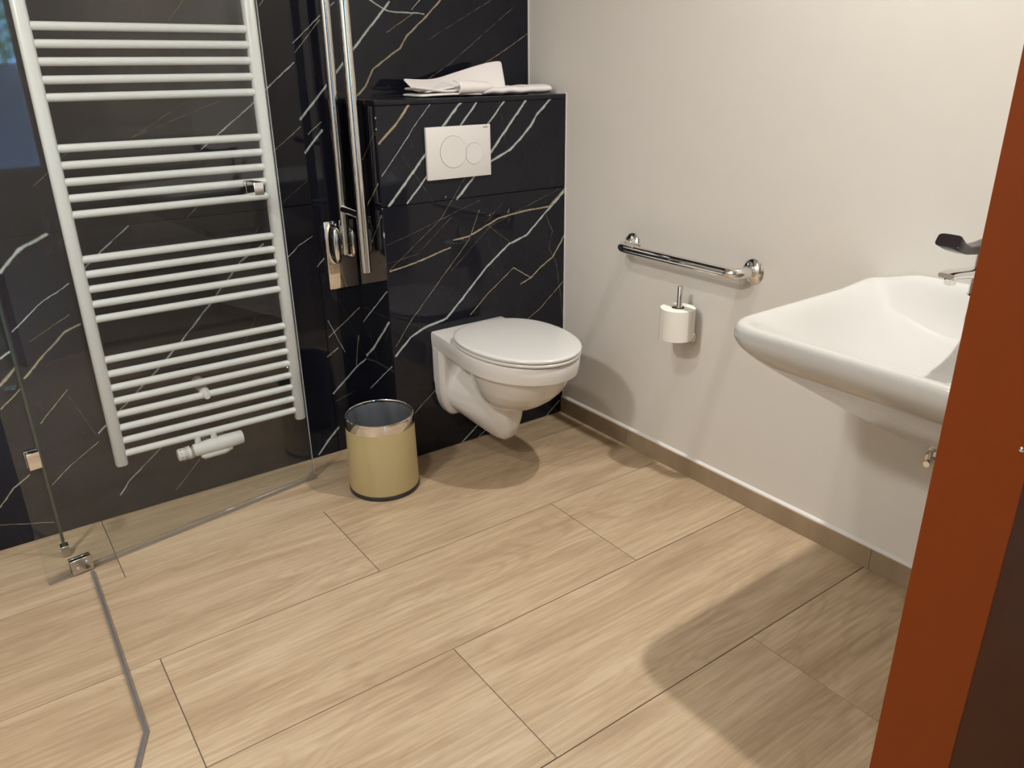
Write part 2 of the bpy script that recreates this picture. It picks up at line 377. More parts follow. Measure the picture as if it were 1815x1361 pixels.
# ---- traced marble veins: tint, half width (mm), strength, polyline in wall metres
VEINS = {
 'front': [
   ('g',4.81,0.9,[(-0.623,1.213),(-0.682,1.149),(-0.741,1.099)]) ,
   ('w',1.96,0.7,[(-0.546,1.214),(-0.622,1.136),(-0.665,1.083),(-0.74,1.001)]) ,
   ('w',5.47,1,[(-0.434,1.214),(-0.509,1.139),(-0.583,1.052),(-0.631,1.001),(-0.722,0.907)]) ,
   ('w',4.16,0.9,[(-0.371,1.215),(-0.442,1.139),(-0.519,1.056),(-0.585,0.98),(-0.655,0.909)]) ,
   ('w',3.78,0.9,[(-0.262,1.212),(-0.37,1.102),(-0.416,1.066)]) ,
   ('w',5.3,1,[(-0.169,1.215),(-0.264,1.113),(-0.319,1.055),(-0.402,0.966),(-0.467,0.905)]) ,
   ('w',5.42,1,[(-0.06,1.215),(-0.128,1.161),(-0.161,1.119),(-0.193,1.091),(-0.245,1.05),(-0.32,1.019),(-0.374,1.001)]) ,
   ('g',0.89,0.3,[(-0.662,1.055),(-0.562,0.905)]) ,
   ('g',0.94,0.3,[(-0.288,1.206),(-0.263,1.069)]) ,
   ('g',3.64,0.9,[(0.002,0.898),(-0.076,0.838),(-0.186,0.834),(-0.3,0.822),(-0.427,0.773),(-0.488,0.768)]) ,
   ('w',4.68,1,[(-0.007,0.884),(-0.089,0.819),(-0.179,0.746),(-0.255,0.725),(-0.353,0.657),(-0.435,0.582),(-0.531,0.497),(-0.623,0.481),(-0.675,0.458),(-0.737,0.404)]) ,
   ('g',3.72,0.9,[(0.001,0.726),(-0.057,0.649),(-0.11,0.621),(-0.158,0.586),(-0.206,0.569)]) ,
   ('g',2.31,0.8,[(-0.159,0.586),(-0.239,0.634),(-0.348,0.561),(-0.43,0.492)]) ,
   ('g',3.37,0.9,[(-0.504,0.744),(-0.622,0.716),(-0.735,0.696)]) ,
   ('g',1.55,0.7,[(-0.379,0.858),(-0.427,0.76),(-0.663,0.523),(-0.734,0.437)]) ,
   ('g',2.17,0.7,[(0.003,0.553),(-0.11,0.462),(-0.189,0.42)]) ,
   ('g',1.03,0.5,[(-0.093,0.819),(-0.059,0.747),(-0.075,0.686),(-0.039,0.625),(-0.009,0.442),(0.001,0.371)]) ,
   ('g',0.95,0.5,[(-0.372,1.048),(-0.535,0.843),(-0.738,0.7)]) ,
   ('g',0.95,0.4,[(-0.493,0.846),(-0.63,0.74),(-0.746,0.723)]) ,
   ('g',0.97,0.4,[(-0.378,0.891),(-0.668,0.802),(-0.743,0.782)]) ,
   ('g',1.03,0.4,[(-0.031,0.897),(-0.334,0.799),(-0.502,0.663)]) ,
   ('g',1.11,0.4,[(0.004,0.371),(-0.163,0.347)]) ,
   ('g',0.99,0.4,[(-0.284,0.871),(-0.357,0.811),(-0.25,0.728)]) ,
   ('g',2.03,0.8,[(-0.576,0.251),(-0.68,0.173)]) ,
   ('w',4.3,1,[(-0.408,0.058),(-0.481,0.006),(-0.537,-0.036)]) ,
   ('w',3.26,0.8,[(-0.369,0.026),(-0.406,0.006),(-0.446,-0.026)]) ,
   ('w',3.45,0.8,[(-0.018,0.05),(-0.071,0.011),(-0.108,-0.021)]) ,
 ],
 'back': [
   ('g',2.51,0.8,[(-0.757,0.528),(-0.881,0.442)]) ,
   ('w',1.96,0.6,[(-0.879,0.503),(-0.826,0.375)]) ,
   ('g',2.03,0.7,[(-0.769,0.427),(-0.788,0.317)]) ,
   ('w',4.12,0.9,[(-0.751,0.33),(-0.788,0.31),(-0.887,0.229)]) ,
   ('g',3.01,0.8,[(-0.852,0.396),(-0.893,0.373)]) ,
   ('g',1.24,0.5,[(-0.804,0.219),(-0.884,0.197)]) ,
   ('w',4.54,1,[(-0.559,1.512),(-0.701,1.368),(-0.765,1.302),(-0.898,1.168)]) ,
   ('g',3.77,0.9,[(-0.367,1.523),(-0.42,1.477),(-0.502,1.413),(-0.532,1.374),(-0.633,1.313),(-0.665,1.262),(-0.704,1.228)]) ,
   ('w',2.81,0.8,[(-0.434,1.479),(-0.565,1.484),(-0.628,1.515)]) ,
   ('w',1.86,0.7,[(-0.446,1.521),(-0.478,1.491)]) ,
   ('g',1.67,0.6,[(-0.47,1.481),(-0.576,1.421)]) ,
   ('g',1.85,0.7,[(-0.005,1.424),(-0.12,1.363),(-0.21,1.319)]) ,
   ('g',1.31,0.4,[(-0.059,1.515),(-0.348,1.321),(-0.461,1.261)]) ,
   ('g',1.18,0.4,[(-0.163,1.53),(-0.419,1.402)]) ,
   ('w',2.18,0.8,[(-0.749,1.506),(-0.896,1.388)]) ,
   ('g',1.74,0.7,[(-0.804,1.453),(-0.892,1.362)]) ,
   ('w',2.6,0.9,[(-0.899,1.333),(-0.989,1.265),(-1.052,1.213),(-1.213,1.098)]) ,
   ('w',4.53,1,[(-0.831,1.131),(-0.894,1.066)]) ,
   ('w',1.81,0.7,[(-0.831,1.156),(-0.878,1.122)]) ,
   ('g',1.78,0.7,[(-0.902,1.145),(-0.987,1.084),(-1.057,1.028)]) ,
   ('w',5.82,1,[(-1.659,0.901),(-1.733,0.868),(-1.788,0.814)]) ,
   ('w',2.4,0.9,[(-1.633,0.758),(-1.722,0.709),(-1.796,0.647)]) ,
   ('g',4.09,0.9,[(-1.629,0.636),(-1.67,0.622),(-1.75,0.553),(-1.797,0.508)]) ,
   ('g',1.29,0.6,[(-1.651,0.669),(-1.761,0.612)]) ,
   ('w',3.94,1,[(-1.81,0.595),(-1.849,0.572)]) ,
   ('g',4.77,1,[(-1.81,0.545),(-1.863,0.498)]) ,
   ('g',2.41,0.9,[(-1.813,0.48),(-1.871,0.432)]) ,
   ('g',1.83,0.8,[(-1.7,0.449),(-1.786,0.365)]) ,
   ('w',3.62,1,[(-1.069,0.795),(-1.147,0.751),(-1.265,0.626),(-1.365,0.529),(-1.458,0.445),(-1.565,0.358),(-1.646,0.293)]) ,
   ('w',2.45,0.9,[(-1.45,0.9),(-1.536,0.836),(-1.587,0.794)]) ,
   ('w',2.72,0.9,[(-1.48,0.195),(-1.589,0.112),(-1.626,0.069)]) ,
   ('g',1.5,0.6,[(-1.374,0.119),(-1.432,0.06),(-1.464,0.032)]) ,
   ('g',1.73,0.8,[(-1.651,0.265),(-1.749,0.204),(-1.799,0.163)]) ,
   ('g',2.67,0.9,[(-1.846,0.215),(-1.893,0.185),(-1.939,0.137)]) ,
   ('g',1.38,0.7,[(-1.817,0.04),(-1.952,0.081)]) ,
   ('g',1.0,0.4,[(-1.138,1.231),(-1.401,1.139)]) ,
   ('g',0.94,0.4,[(-1.199,1.496),(-1.248,1.443)]) ,
   ('w',1.71,0.6,[(-1.224,0.958),(-1.287,0.903)]) ,
   ('w',4.67,1,[(-0.879,0.094),(-0.921,0.058),(-0.966,0.008)]) ,
   ('w',2.06,0.8,[(-0.902,0.799),(-0.95,0.775),(-0.99,0.744)]) ,
   ('w',2.86,0.8,[(-0.87,0.719),(-0.894,0.697)]) ,
   ('g',1.11,0.5,[(-1.121,0.565),(-1.176,0.479)]) ,
   ('g',1.17,0.5,[(-1.072,0.855),(-1.117,0.789)]) ,
   ('w',1.66,0.7,[(-0.985,1.488),(-0.945,1.534)]) ,
   ('g',1.0,0.5,[(-1.531,1.139),(-1.662,1.031)]) ,
   ('g',0.96,0.4,[(-1.386,1.146),(-1.234,1.231)]) ,
   ('g',0.91,0.4,[(-1.702,0.433),(-1.654,0.29)]) ,
   ('g',1.09,0.4,[(-0.99,0.917),(-0.897,0.98)]) ,
   ('g',1.26,0.5,[(-0.896,-0.048),(-0.992,-0.111)]) ,
 ],
 'side': [
   ('w',2.8,0.9,[(0.009,0.629),(0.218,0.474)]) ,
   ('w',5.68,1,[(0.01,0.523),(0.069,0.468),(0.152,0.392),(0.215,0.346)]) ,
   ('w',2.91,0.8,[(0.014,0.362),(0.096,0.303),(0.206,0.22)]) ,
   ('g',3.99,0.8,[(0.015,0.976),(0.102,0.901)]) ,
   ('g',1.3,0.6,[(0.02,1.125),(0.116,1.041)]) ,
   ('w',1.8,0.6,[(0.014,0.871),(0.095,0.78)]) ,
 ],
}

# ------------------------------------------------------------------ geometry of the room
D = 0.21975      # back wall plane
W = 0.7471       # width of the cistern boxing
H = 1.2232       # its height
J = 0.904        # marble joint height
XL = -3.3; YF = -1.936; YF2 = -2.019; YH = -5.2; ZC = 2.5

# floor: a bed of grout with the planks lying on it
floor = struct(box('floor', XL - 0.1, 0.1, YH - 0.1, D + 0.02, -0.06, -0.0035, FGROUT))
rows = []
yb = [D, -0.150, -0.5505, -0.9430, -1.3460, -1.7460, -2.146]
while yb[-1] > YH: yb.append(yb[-1] - 0.4)
offs = [-0.495, -1.108]
for i in range(len(yb) - 1):
    y1, y0 = yb[i], max(yb[i + 1], YH)
    if y1 - y0 < 0.01: continue
    o = offs[i % 2]
    xs = [0.0]; x = o
    while x > XL: xs.append(x); x -= 1.2
    xs.append(XL)
    for a, b in zip(xs[:-1], xs[1:]):
        g = 0.0011
        jz = random.uniform(-0.0004, 0.0004)
        cx, cy = (a + b) / 2, (y0 + y1) / 2
        hx, hy = (a - b) / 2 - g, (y1 - y0) / 2 - g
        pl = box('plank', -hx, hx, -hy, hy, -0.0035, 0.0 + jz, WOOD, floor, bev=0.0005, loc=(cx, cy, 0))

# marble tiles
tile_thk = 0.012
def inside(pts, u0, u1, v0, v1, pad=0.03):
    us = [q[0] for q in pts]; vs = [q[1] for q in pts]
    return not (max(us) < u0 - pad or min(us) > u1 + pad or max(vs) < v0 - pad or min(vs) > v1 + pad)
def clipsegs(key, u0, u1, v0, v1):
    out = []
    for (t, hw, st, pts) in VEINS[key]:
        for a, b in zip(pts[:-1], pts[1:]):
            if inside([a, b], u0, u1, v0, v1): out.append((t, hw, st, [a, b]))
    return out
wall_back = struct(box('wall_back', XL - 0.1, 0.1, D + tile_thk, D + 0.15, -0.06, ZC, GROUT))
A1 = -0.8895
GR = 0.0008
def back_tile(u0, u1, v0, v1):
    mt = marble_mat('black_marble', clipsegs('back', u0, u1, v0, v1), (0, 2))
    box('tile', u0 + GR, u1 - GR, D, D + tile_thk, v0 + GR, v1 - GR, mt, wall_back, bev=0.0006)
back_tile(A1, 0.0, 0.0, J); back_tile(A1, 0.0, J, 2.104); back_tile(A1, 0.0, 2.104, ZC)
back_tile(A1 - 1.2, A1, 0.0, J); back_tile(A1 - 1.2, A1, J, 2.104); back_tile(A1 - 1.2, A1, 2.104, ZC)
back_tile(XL, A1 - 1.2, 0.0, J); back_tile(XL, A1 - 1.2, J, 2.104); back_tile(XL, A1 - 1.2, 2.104, ZC)

boxing = struct(box('wall_cistern', -W + tile_thk, -0.001, tile_thk, D - 0.001, 0.0, H - 0.02, GROUT))
TT = 0.016
def ftile(v0, v1):
    mt = marble_mat('black_marble', clipsegs('front', -W, 0, v0, v1), (0, 2))
    box('tile', -W + 0.001, -0.002, 0.0, tile_thk, v0 + GR, v1 - GR, mt, boxing, bev=0.0008)
ftile(0.0, J); ftile(J, H - TT)
def stile(v0, v1):
    mt = marble_mat('black_marble', clipsegs('side', 0, D, v0, v1), (1, 2))
    box('tile', -W, -W + tile_thk, 0.0035, D - 0.001, v0 + GR, v1 - GR, mt, boxing, bev=0.0008)
stile(0.0, J); stile(J, H - TT)
topm = marble_mat('black_marble', [], (0, 1))
box('ledge_top', -W - 0.001, -0.002, -0.001, D - 0.0005, H - TT, H, topm, boxing, bev=0.002, seg=2)

# right wall, skirting, sealant
wall_right = struct(box('wall_right', 0.0, 0.15, YH, D + 0.15, -0.06, ZC, PLASTER))
bb = struct(empty('baseboard_right')); 
ys = [0.0, -0.385, -1.36, YF]
for a, b in zip(ys[:-1], ys[1:]):
    bm = bmesh.new(); hh, th = 0.0655, 0.0105
    prof = [(0, 0.0005), (-th, 0.0005), (-th, hh - 0.002), (-th + 0.002, hh), (0, hh)]
    loft_bm([[(x, a - 0.0006, z) for x, z in prof], [(x, b + 0.0006, z) for x, z in prof]], bm=bm)
    link('skirting_tile', bm_mesh('skirting_tile', bm), WOODB, bb)
bm = bmesh.new(); prof = [(0, 0.0655), (-0.0085, 0.0655), (-0.0075, 0.0685), (-0.003, 0.0725), (0, 0.074)]
loft_bm([[(x, -0.001, z) for x, z in prof], [(x, YF + 0.001, z) for x, z in prof]], bm=bm)
link('sealant', bm_mesh('sealant', bm), SEAL, bb)
tr = struct(empty('trim_1'))
box('sealant', -0.0022, 0.0, -0.0035, 0.004, 0.074, H, SEAL, tr)
box('sealant', -0.004, 0.0, D - 0.004, D + 0.001, H, ZC, SEAL, tr)
box('sealant', -0.003, 0.0, 0.0, D, H, H + 0.004, SEAL, tr)

struct(box('ceiling', XL - 0.1, 0.15, YH - 0.1, D + 0.15, ZC, ZC + 0.1, CEIL))
struct(box('wall_left', XL - 0.15, XL, YH - 0.1, D + 0.15, -0.06, ZC, PLASTER))

# front wall stub beside the doorway: plaster with rust-orange protective cladding
ZO = 1.335
wf = struct(box('wall_front', -1.0885, 0.0, YF2 + 0.0035, YF - 0.0035, -0.06, ZC, BEIGE))
box('end_panel', -1.092, -1.0885, YF2, YF, 0.0, ZO, ORANGE, wf, bev=0.0006)
box('cladding_panel', -1.0885, 0.0, YF2, YF2 + 0.0035, 0.0, ZO, ORANGE, wf)
box('trim_bead', -1.0925, -1.0885, YF2, YF + 0.0004, ZO, ZO + 0.003, SEAL, wf)
bm = lathe_bm([(0, 0.0016), (0.002, 0.0014), (0.003, 0.0)], 12)
link('screw', bm_mesh('screw', bm, True), CHROME, wf, (-1.092, -2.0105, 0.965), (0, -PI / 2, 0))
wf2 = struct(box('wall_front', XL, -2.45, YF2, YF, -0.06, ZC, BEIGE))
wf3 = struct(box('wall_front', -2.45, -1.0885, YF2, YF, 2.1, ZC, BEIGE))
# corridor end wall with a high window and a hedge outside
wx0, wx1, wz0, wz1 = -2.0, -1.05, 0.55, 2.25
wr = struct(empty('wall_rear'))
for (a, b, c, d) in ((XL, wx0, -0.06, ZC), (wx1, 0.0, -0.06, ZC), (wx0, wx1, -0.06, wz0), (wx0, wx1, wz1, ZC)):
    box('wall_section', a, b, YH - 0.15, YH, c, d, BEIGE, wr)
win = struct(empty('window_1', (0, 0, 0)))
fw = 0.045
box('window_frame', wx0, wx0 + fw, YH - 0.09, YH - 0.03, wz0, wz1, PLASTIC, win)
box('window_frame', wx1 - fw, wx1, YH - 0.09, YH - 0.03, wz0, wz1, PLASTIC, win)
box('window_frame', wx0 + fw, wx1 - fw, YH - 0.09, YH - 0.03, wz0, wz0 + fw, PLASTIC, win)
box('window_frame', wx0 + fw, wx1 - fw, YH - 0.09, YH - 0.03, wz1 - fw, wz1, PLASTIC, win)
box('pane', wx0 + fw, wx1 - fw, YH - 0.064, YH - 0.058, wz0 + fw, wz1 - fw, GLASS, win)

# ------------------------------------------------------------------ towel radiator
rad = empty('towel_radiator', (-1.3275, D, 0.205))
tag(rad, 'white tubular towel radiator on the black marble wall behind the glass', 'radiator')
def rp(name, me, mat): 
    o = link(name, me, mat, rad); o.location = -Vector(rad.location); return o
RYC = D - 0.075
def oval_post(xc):
    pr = []
    for k in range(24):
        a = 2 * PI * k / 24; c, s = math.cos(a), math.sin(a)
        pr.append((xc + 0.0175 * math.copysign(abs(c) ** 0.6, c), RYC + 0.0175 * math.copysign(abs(s) ** 0.8, s)))
    z0, z1 = 0.204, 1.80
    zs = [(z0, 0.86), (z0 + 0.003, 1), (z1 - 0.003, 1), (z1, 0.86)]
    bm = loft_bm([[(xc + (x - xc) * f, RYC + (y - RYC) * f, z) for x, y in pr] for z, f in zs])
    me = bm_mesh('post', bm); return sharp(me, 50)
rp('post', oval_post(-1.6105), ENAMEL); rp('post', oval_post(-1.0445), ENAMEL)
bars = [0.239, 0.2815, 0.324, 0.367, 0.410, 0.4525, 0.496, 0.540, 0.663, 0.7065, 0.750, 0.792, 0.834,
        0.956, 0.9995, 1.042, 1.085, 1.128, 1.253, 1.295, 1.338, 1.3795, 1.4205, 1.545, 1.5875, 1.63, 1.6725, 1.715]
barme = sharp(bm_mesh('bar', tube_bm([(-1.600, 0, 0), (-1.055, 0, 0)], 0.0108, 14)), 60)
for z in bars:
    o = link('bar', barme, ENAMEL, rad); o.location = Vector((0, RYC - 0.002, z)) - Vector(rad.location)
DW = D - 0.0006
for (bx, bz) in ((-1.338, 0.375),):
    bm = tube_bm([(bx, DW, bz + 0.012), (bx, D - 0.02, bz + 0.012), (bx, D - 0.075, bz)], [0.019, 0.019, 0.014], 20)
    rp('wall_bracket', sharp(bm_mesh('wall_bracket', bm), 40), PLASTIC)
    o = link('bracket_cap', sharp(bm_mesh('bracket_cap', tube_bm([(bx, D - 0.072, bz - 0.004), (bx, D - 0.098, bz - 0.006), (bx, D - 0.106, bz - 0.006)], [0.011, 0.011, 0.008], 18)), 35), PLASTIC, rad)
    o.location = -Vector(rad.location)
# valve set below the lowest bar
vy = RYC - 0.008
bm = tube_bm([(-1.405, vy, 0.191), (-1.395, vy, 0.192), (-1.36, vy, 0.193), (-1.30, vy, 0.195), (-1.25, vy, 0.197), (-1.247, vy, 0.197)], [0.019, 0.021, 0.023, 0.024, 0.022, 0.020], 24)
tube_bm([(-1.385, vy - 0.006, 0.170), (-1.375, vy - 0.006, 0.168), (-1.31, vy - 0.004, 0.170), (-1.285, vy - 0.004, 0.173)], [0.006, 0.012, 0.014, 0.008], 16, bm=bm)
tube_bm([(-1.385, vy + 0.004, 0.205), (-1.385, vy + 0.004, 0.236)], 0.010, 14, bm=bm)
tube_bm([(-1.335, vy + 0.004, 0.205), (-1.335, vy + 0.004, 0.236)], 0.010, 14, bm=bm)
tube_bm([(-1.345, vy + 0.01, 0.185), (-1.345, DW, 0.185)], 0.012, 14, bm=bm)
tube_bm([(-1.295, vy + 0.01, 0.185), (-1.295, DW, 0.185)], 0.012, 14, bm=bm)
valve = rp('valve_cover', sharp(bm_mesh('valve_cover', bm), 40), PLASTIC)
bm = tube_bm([(-1.452, vy, 0.1885), (-1.449, vy, 0.1885), (-1.42, vy, 0.189), (-1.412, vy, 0.190)], [0.017, 0.0195, 0.021, 0.021], 28)
head = rp('thermostat_head', sharp(bm_mesh('thermostat_head', bm), 40), PLASTIC)
bm = tube_bm([(-1.413, vy, 0.190), (-1.406, vy, 0.190)], 0.0222, 28)
o = link('collar_ring', sharp(bm_mesh('collar_ring', bm), 40), BRUSHED, head)
bm = bmesh.new()
for k in range(20):
    a = 2 * PI * k / 20
    cx, cz = 0.0206 * math.cos(a), 0.0206 * math.sin(a)
    if k % 2 == 0: box_bm(-1.446, -1.4405, vy + cx - 0.0007, vy + cx + 0.0007, 0.1885 + cz - 0.0007, 0.1885 + cz + 0.0007, bm=bm)
    box_bm(-1.435, -1.4215, vy + cx * 1.01 - 0.0005, vy + cx * 1.01 + 0.0005, 0.1890 + cz * 1.01 - 0.0005, 0.1890 + cz * 1.01 + 0.0005, bm=bm)
link('grip_slots', bm_mesh('grip_slots', bm), DARKGREY, head)

# ------------------------------------------------------------------ glass shower door (pivoting panel), fixed pane, hardware
GL0 = Vector((-1.875, -0.063, 0)); GR0 = Vector((-1.043, 0.073, 0))
gdir = (GR0 - GL0).normalized(); gn = Vector((gdir.y, -gdir.x, 0))     # gn faces the camera side
glen = (GR0 - GL0).length; gang = math.atan2(gdir.y, gdir.x)
door = empty('shower_door', GL0); door.rotation_euler = (0, 0, gang)
tag(door, 'clear glass pivot panel of the shower standing open before the radiator', 'shower door')
# local frame: x along the panel, y towards the back wall
def dp(name, x0, x1, y0, y1, z0, z1, mat, bev=0.0, par=None):
    return box(name, x0, x1, y0, y1, z0, z1, mat, par or door, bev=bev)
dp('glass_pane', 0.0, glen - 0.0012, 0.0, 0.006, 0.014, 2.0, GLASS)
dp('polished_edge', glen - 0.0012, glen, 0.0, 0.006, 0.014, 2.0, GEDGEL)
bm = bmesh.new()
prof = [(-0.005, 0.0012), (0.0, 0.0006), (0.010, 0.0012), (0.009, 0.013), (0.007, 0.016), (-0.001, 0.016), (-0.004, 0.013)]
loft_bm([[(0.002, y, z) for y, z in prof], [(glen + 0.004, y, z) for y, z in prof]], bm=bm)
link('bottom_seal', bm_mesh('bottom_seal', bm), SEALSTRIP, door)
# knobs
kx = glen - 0.073
kn = dp('door_knob', kx - 0.030, kx, -0.044, -0.0005, 0.978, 1.014, CHROME, bev=0.0012)
dp('knob_rose', kx - 0.030, kx, 0.0065, 0.024, 0.978, 1.014, CHROME, bev=0.001)
kn2 = dp('stop_block', 0.028, 0.058, -0.016, -0.0005, 0.352, 0.398, CHROME, bev=0.001)
dp('stop_plate', 0.028, 0.058, 0.0065, 0.022, 0.352, 0.398, CHROME, bev=0.001)
# pivot bracket on the floor
br = empty('pivot_hinge', (0, 0, 0)); br.parent = door
hb = dp('hinge_plate', 0.062, 0.118, -0.009, -0.0005, 0.003, 0.048, BRUSHED, bev=0.0008)
for (px, pz) in ((0.078, 0.022), (0.103, 0.034)):
    sb = tube_bm([(px, -0.009, pz), (px, -0.0105, pz)], 0.0042, 16)
    link('screw', bm_mesh('screw', sb, True), CHROME, hb)
dp('hinge_plate', 0.062, 0.118, 0.0065, 0.015, 0.003, 0.048, BRUSHED, bev=0.0008)
bpy.data.objects.remove(br)

fx = -1.812
pane = empty('pivot_post', (fx, 0.07, 0.0))
tag(pane, 'slim dark vertical pivot post of the shower rising behind the glass panel', 'post')
box('post_profile', -0.004, 0.004, -0.004, 0.008, 0.030, 2.3, POST, pane, bev=0.001)
box('floor_clamp', -0.011, 0.011, -0.008, 0.020, 0.001, 0.034, BRUSHED, pane, bev=0.0012)
sb = tube_bm([(-0.011, 0.005, 0.018), (-0.0135, 0.005, 0.018)], 0.005, 16)
link('screw', bm_mesh('screw', sb, True), CHROME, pane)

# threshold strip on the floor
th = [(-1.765, -0.075), (-1.7685, -0.40), (-1.773, -0.775), (-1.822, -0.895), (-2.12, -1.62)]
bm = bmesh.new()
def strip_loops(path, prof):
    loops = []
    for i, p in enumerate(path):
        p = Vector((p[0], p[1], 0))
        a = Vector((*path[max(i - 1, 0)], 0)); b = Vector((*path[min(i + 1, len(path) - 1)], 0))
        t = (b - a).normalized()
        n = Vector((-t.y, t.x, 0))
        if 0 < i < len(path) - 1:
            t1 = (p - a).normalized(); n1 = Vector((-t1.y, t1.x, 0)); n = n / max(0.5, n.dot(n1))
        loops.append([p + n * u + Vector((0, 0, z)) for u, z in prof])
    return loops
loft_bm(strip_loops(th, [(-0.006, 0.0006), (-0.006, 0.006), (-0.003, 0.0105), (0.002, 0.0105), (0.005, 0.006), (0.0055, 0.0006)]), bm=bm)
ts = link('threshold_strip', sharp(bm_mesh('threshold_strip', bm), 35), STRIPMAT)
tag(ts, 'thin grey metal threshold strip bent along the wood-look floor', 'threshold strip')

# ------------------------------------------------------------------ toilet
tx = -0.443
toilet = empty('toilet', (tx, 0, 0))
tag(toilet, 'white wall-hung toilet with closed lid on the black marble boxing', 'toilet')
def outline(z, hw_wall, hw, y_mid, y_front, n=64, y_back=0.0, p=2.0):
    """closed D loop, local x about 0, from the wall to the rounded front"""
    pts = []
    nb, nf = 12, n - 24
    for i in range(nb):
        t = i / nb; y = y_back + (y_mid - y_back) * t
        pts.append((-(hw_wall + (hw - hw_wall) * sstep(0, 1, t)), y, z))
    for i in range(nf + 1):
        a = PI * i / nf
        c, s = math.cos(a), math.sin(a)
        pts.append((-hw * math.copysign(abs(c) ** (2 / p), c), y_mid + (y_front - y_mid) * abs(s) ** (2 / p), z))
    for i in range(1, nb + 1):
        t = 1 - i / nb; y = y_back + (y_mid - y_back) * t
        pts.append((hw_wall + (hw - hw_wall) * sstep(0, 1, t), y, z))
    return pts
# rim
bm = loft_bm([outline(0.402, 0.146, 0.172, -0.30, -0.528), outline(0.404, 0.151, 0.178, -0.30, -0.536), outline(0.43, 0.153, 0.181, -0.30, -0.541),
              outline(0.452, 0.153, 0.181, -0.30, -0.541), outline(0.459, 0.151, 0.178, -0.30, -0.538), outline(0.4615, 0.144, 0.170, -0.30, -0.528)])
link('rim', sharp(bm_mesh('rim', bm), 50), CERAMIC, toilet)
# bowl, foot and wall flange fused into one body
bm = bmesh.new()
L = []
for z, hw, yf, yb_ in ((0.404, .160, -.515, -.10), (0.385, .157, -.508, -.11), (0.36, .151, -.494, -.12), (0.33, .141, -.472, -.13), (0.30, .127, -.44, -.14), (0.275, .110, -.405, -.15), (0.255, .09, -.37, -.16), (0.245, .06, -.33, -.18)):
    ym = (yf + yb_) / 2
    L.append([(hw * math.cos(2 * PI * k / 48), ym + (yf - ym) * math.sin(2 * PI * k / 48), z) for k in range(48)])
loft_bm(L, bm=bm)
# wall flange plate
fl = []
for y in (0.0, -0.012, -0.045, -0.06):
    ins = 0.012 if y == -0.06 else 0.0
    loop = []
    hw = 0.153 - ins; z0 = 0.148 + ins; z1 = 0.41; r = 0.075
    for k in range(9):
        a = PI + (PI / 2) * k / 8; loop.append((-0.100 + (hw - 0.100) * math.cos(a), y, z0 + 0.13 + 0.13 * math.sin(a)))
    for k in range(9):
        a = 1.5 * PI + (PI / 2) * k / 8; loop.append((0.100 + (hw - 0.100) * math.cos(a), y, z0 + 0.13 + 0.13 * math.sin(a)))
    loop.append((hw, y, z1)); loop.append((-hw, y, z1))
    fl.append(loop)
loft_bm(fl, bm=bm)
# trap body from wall to the outlet nose
L = []
for y, hw, z0, z1 in ((0.0, .150, .134, .41), (-0.04, .144, .128, .41), (-0.075, .131, .117, .40), (-0.11, .116, .106, .40), (-0.15, .098, .096, .40), (-0.20, .078, .088, .40), (-0.235, .064, .092, .39), (-0.262, .052, .112, .37), (-0.283, .036, .15, .34)):
    zc = (z0 + z1) / 2; loop = []
    for k in range(40):
        a = 2 * PI * k / 40; c, s = math.cos(a), math.sin(a)
        wx = hw * math.copysign(abs(c) ** 0.75, c); zz = zc + (z1 - z0) / 2 * math.copysign(abs(s) ** 0.8, s)
        wx *= (0.74 + 0.26 * sstep(z0, z0 + 0.10, zz)) * (1 - 0.36 * sstep(0.22, 0.38, zz) * sstep(-0.03, -0.08, y))
        loop.append((wx, y, zz))
    L.append(loop)
loft_bm(L, bm=bm)
me = bm_mesh('bowl_raw', bm)
raw = bpy.data.objects.new('raw', me); COL.objects.link(raw)
md = raw.modifiers.new('r', 'REMESH'); md.mode = 'VOXEL'; md.voxel_size = 0.0045
ms = raw.modifiers.new('s', 'SMOOTH'); ms.factor = 0.6; ms.iterations = 9
dg = bpy.context.evaluated_depsgraph_get(); dg.update()
bowl_me = bpy.data.meshes.new_from_object(raw.evaluated_get(dg)); bowl_me.name = 'bowl'
bpy.data.objects.remove(raw)
for p_ in bowl_me.polygons: p_.use_smooth = True
for v in bowl_me.vertices:
    if v.co.y > -0.001: v.co.y = -0.001
link('bowl', bowl_me, CERAMIC, toilet)
# seat and lid
def egg(z, g=0.0, x_s=1.0):
    pts = []
    yc, yb2, yf2, hw = -0.285, -0.072 - g, -0.549 + g, 0.184 - g
    for k in range(96):
        a = 2 * PI * k / 96; c, s = math.cos(a), math.sin(a)
        if s > 0: y = yc + (yb2 - yc) * abs(s) ** 0.88
        else: y = yc + (yf2 - yc) * abs(s) ** 0.98
        x = hw * math.copysign(abs(c) ** (0.86 if s > 0 else 0.98), c)
        pts.append((x, y, z))
    return pts
bm = loft_bm([egg(0.4635, 0.006), egg(0.4645, 0.003), egg(0.470, 0.001), egg(0.4735, 0.003), egg(0.4745, 0.008)])
link('seat', sharp(bm_mesh('seat', bm), 50), LIDMAT, toilet)
def dome(g):
    return 0.4885 + 0.006 * (1 - (1 - min(g, 0.18) / 0.18) ** 2)
loops = [egg(0.4765, 0.007), egg(0.4775, 0.002), egg(0.4835, 0.0), egg(0.4865, 0.0012), egg(0.4885, 0.005)]
for g in (0.012, 0.025, 0.05, 0.08, 0.11, 0.14, 0.165): loops.append(egg(dome(g), g))
bm = loft_bm(loops)
link('lid', sharp(bm_mesh('lid', bm), 60), LIDMAT, toilet)
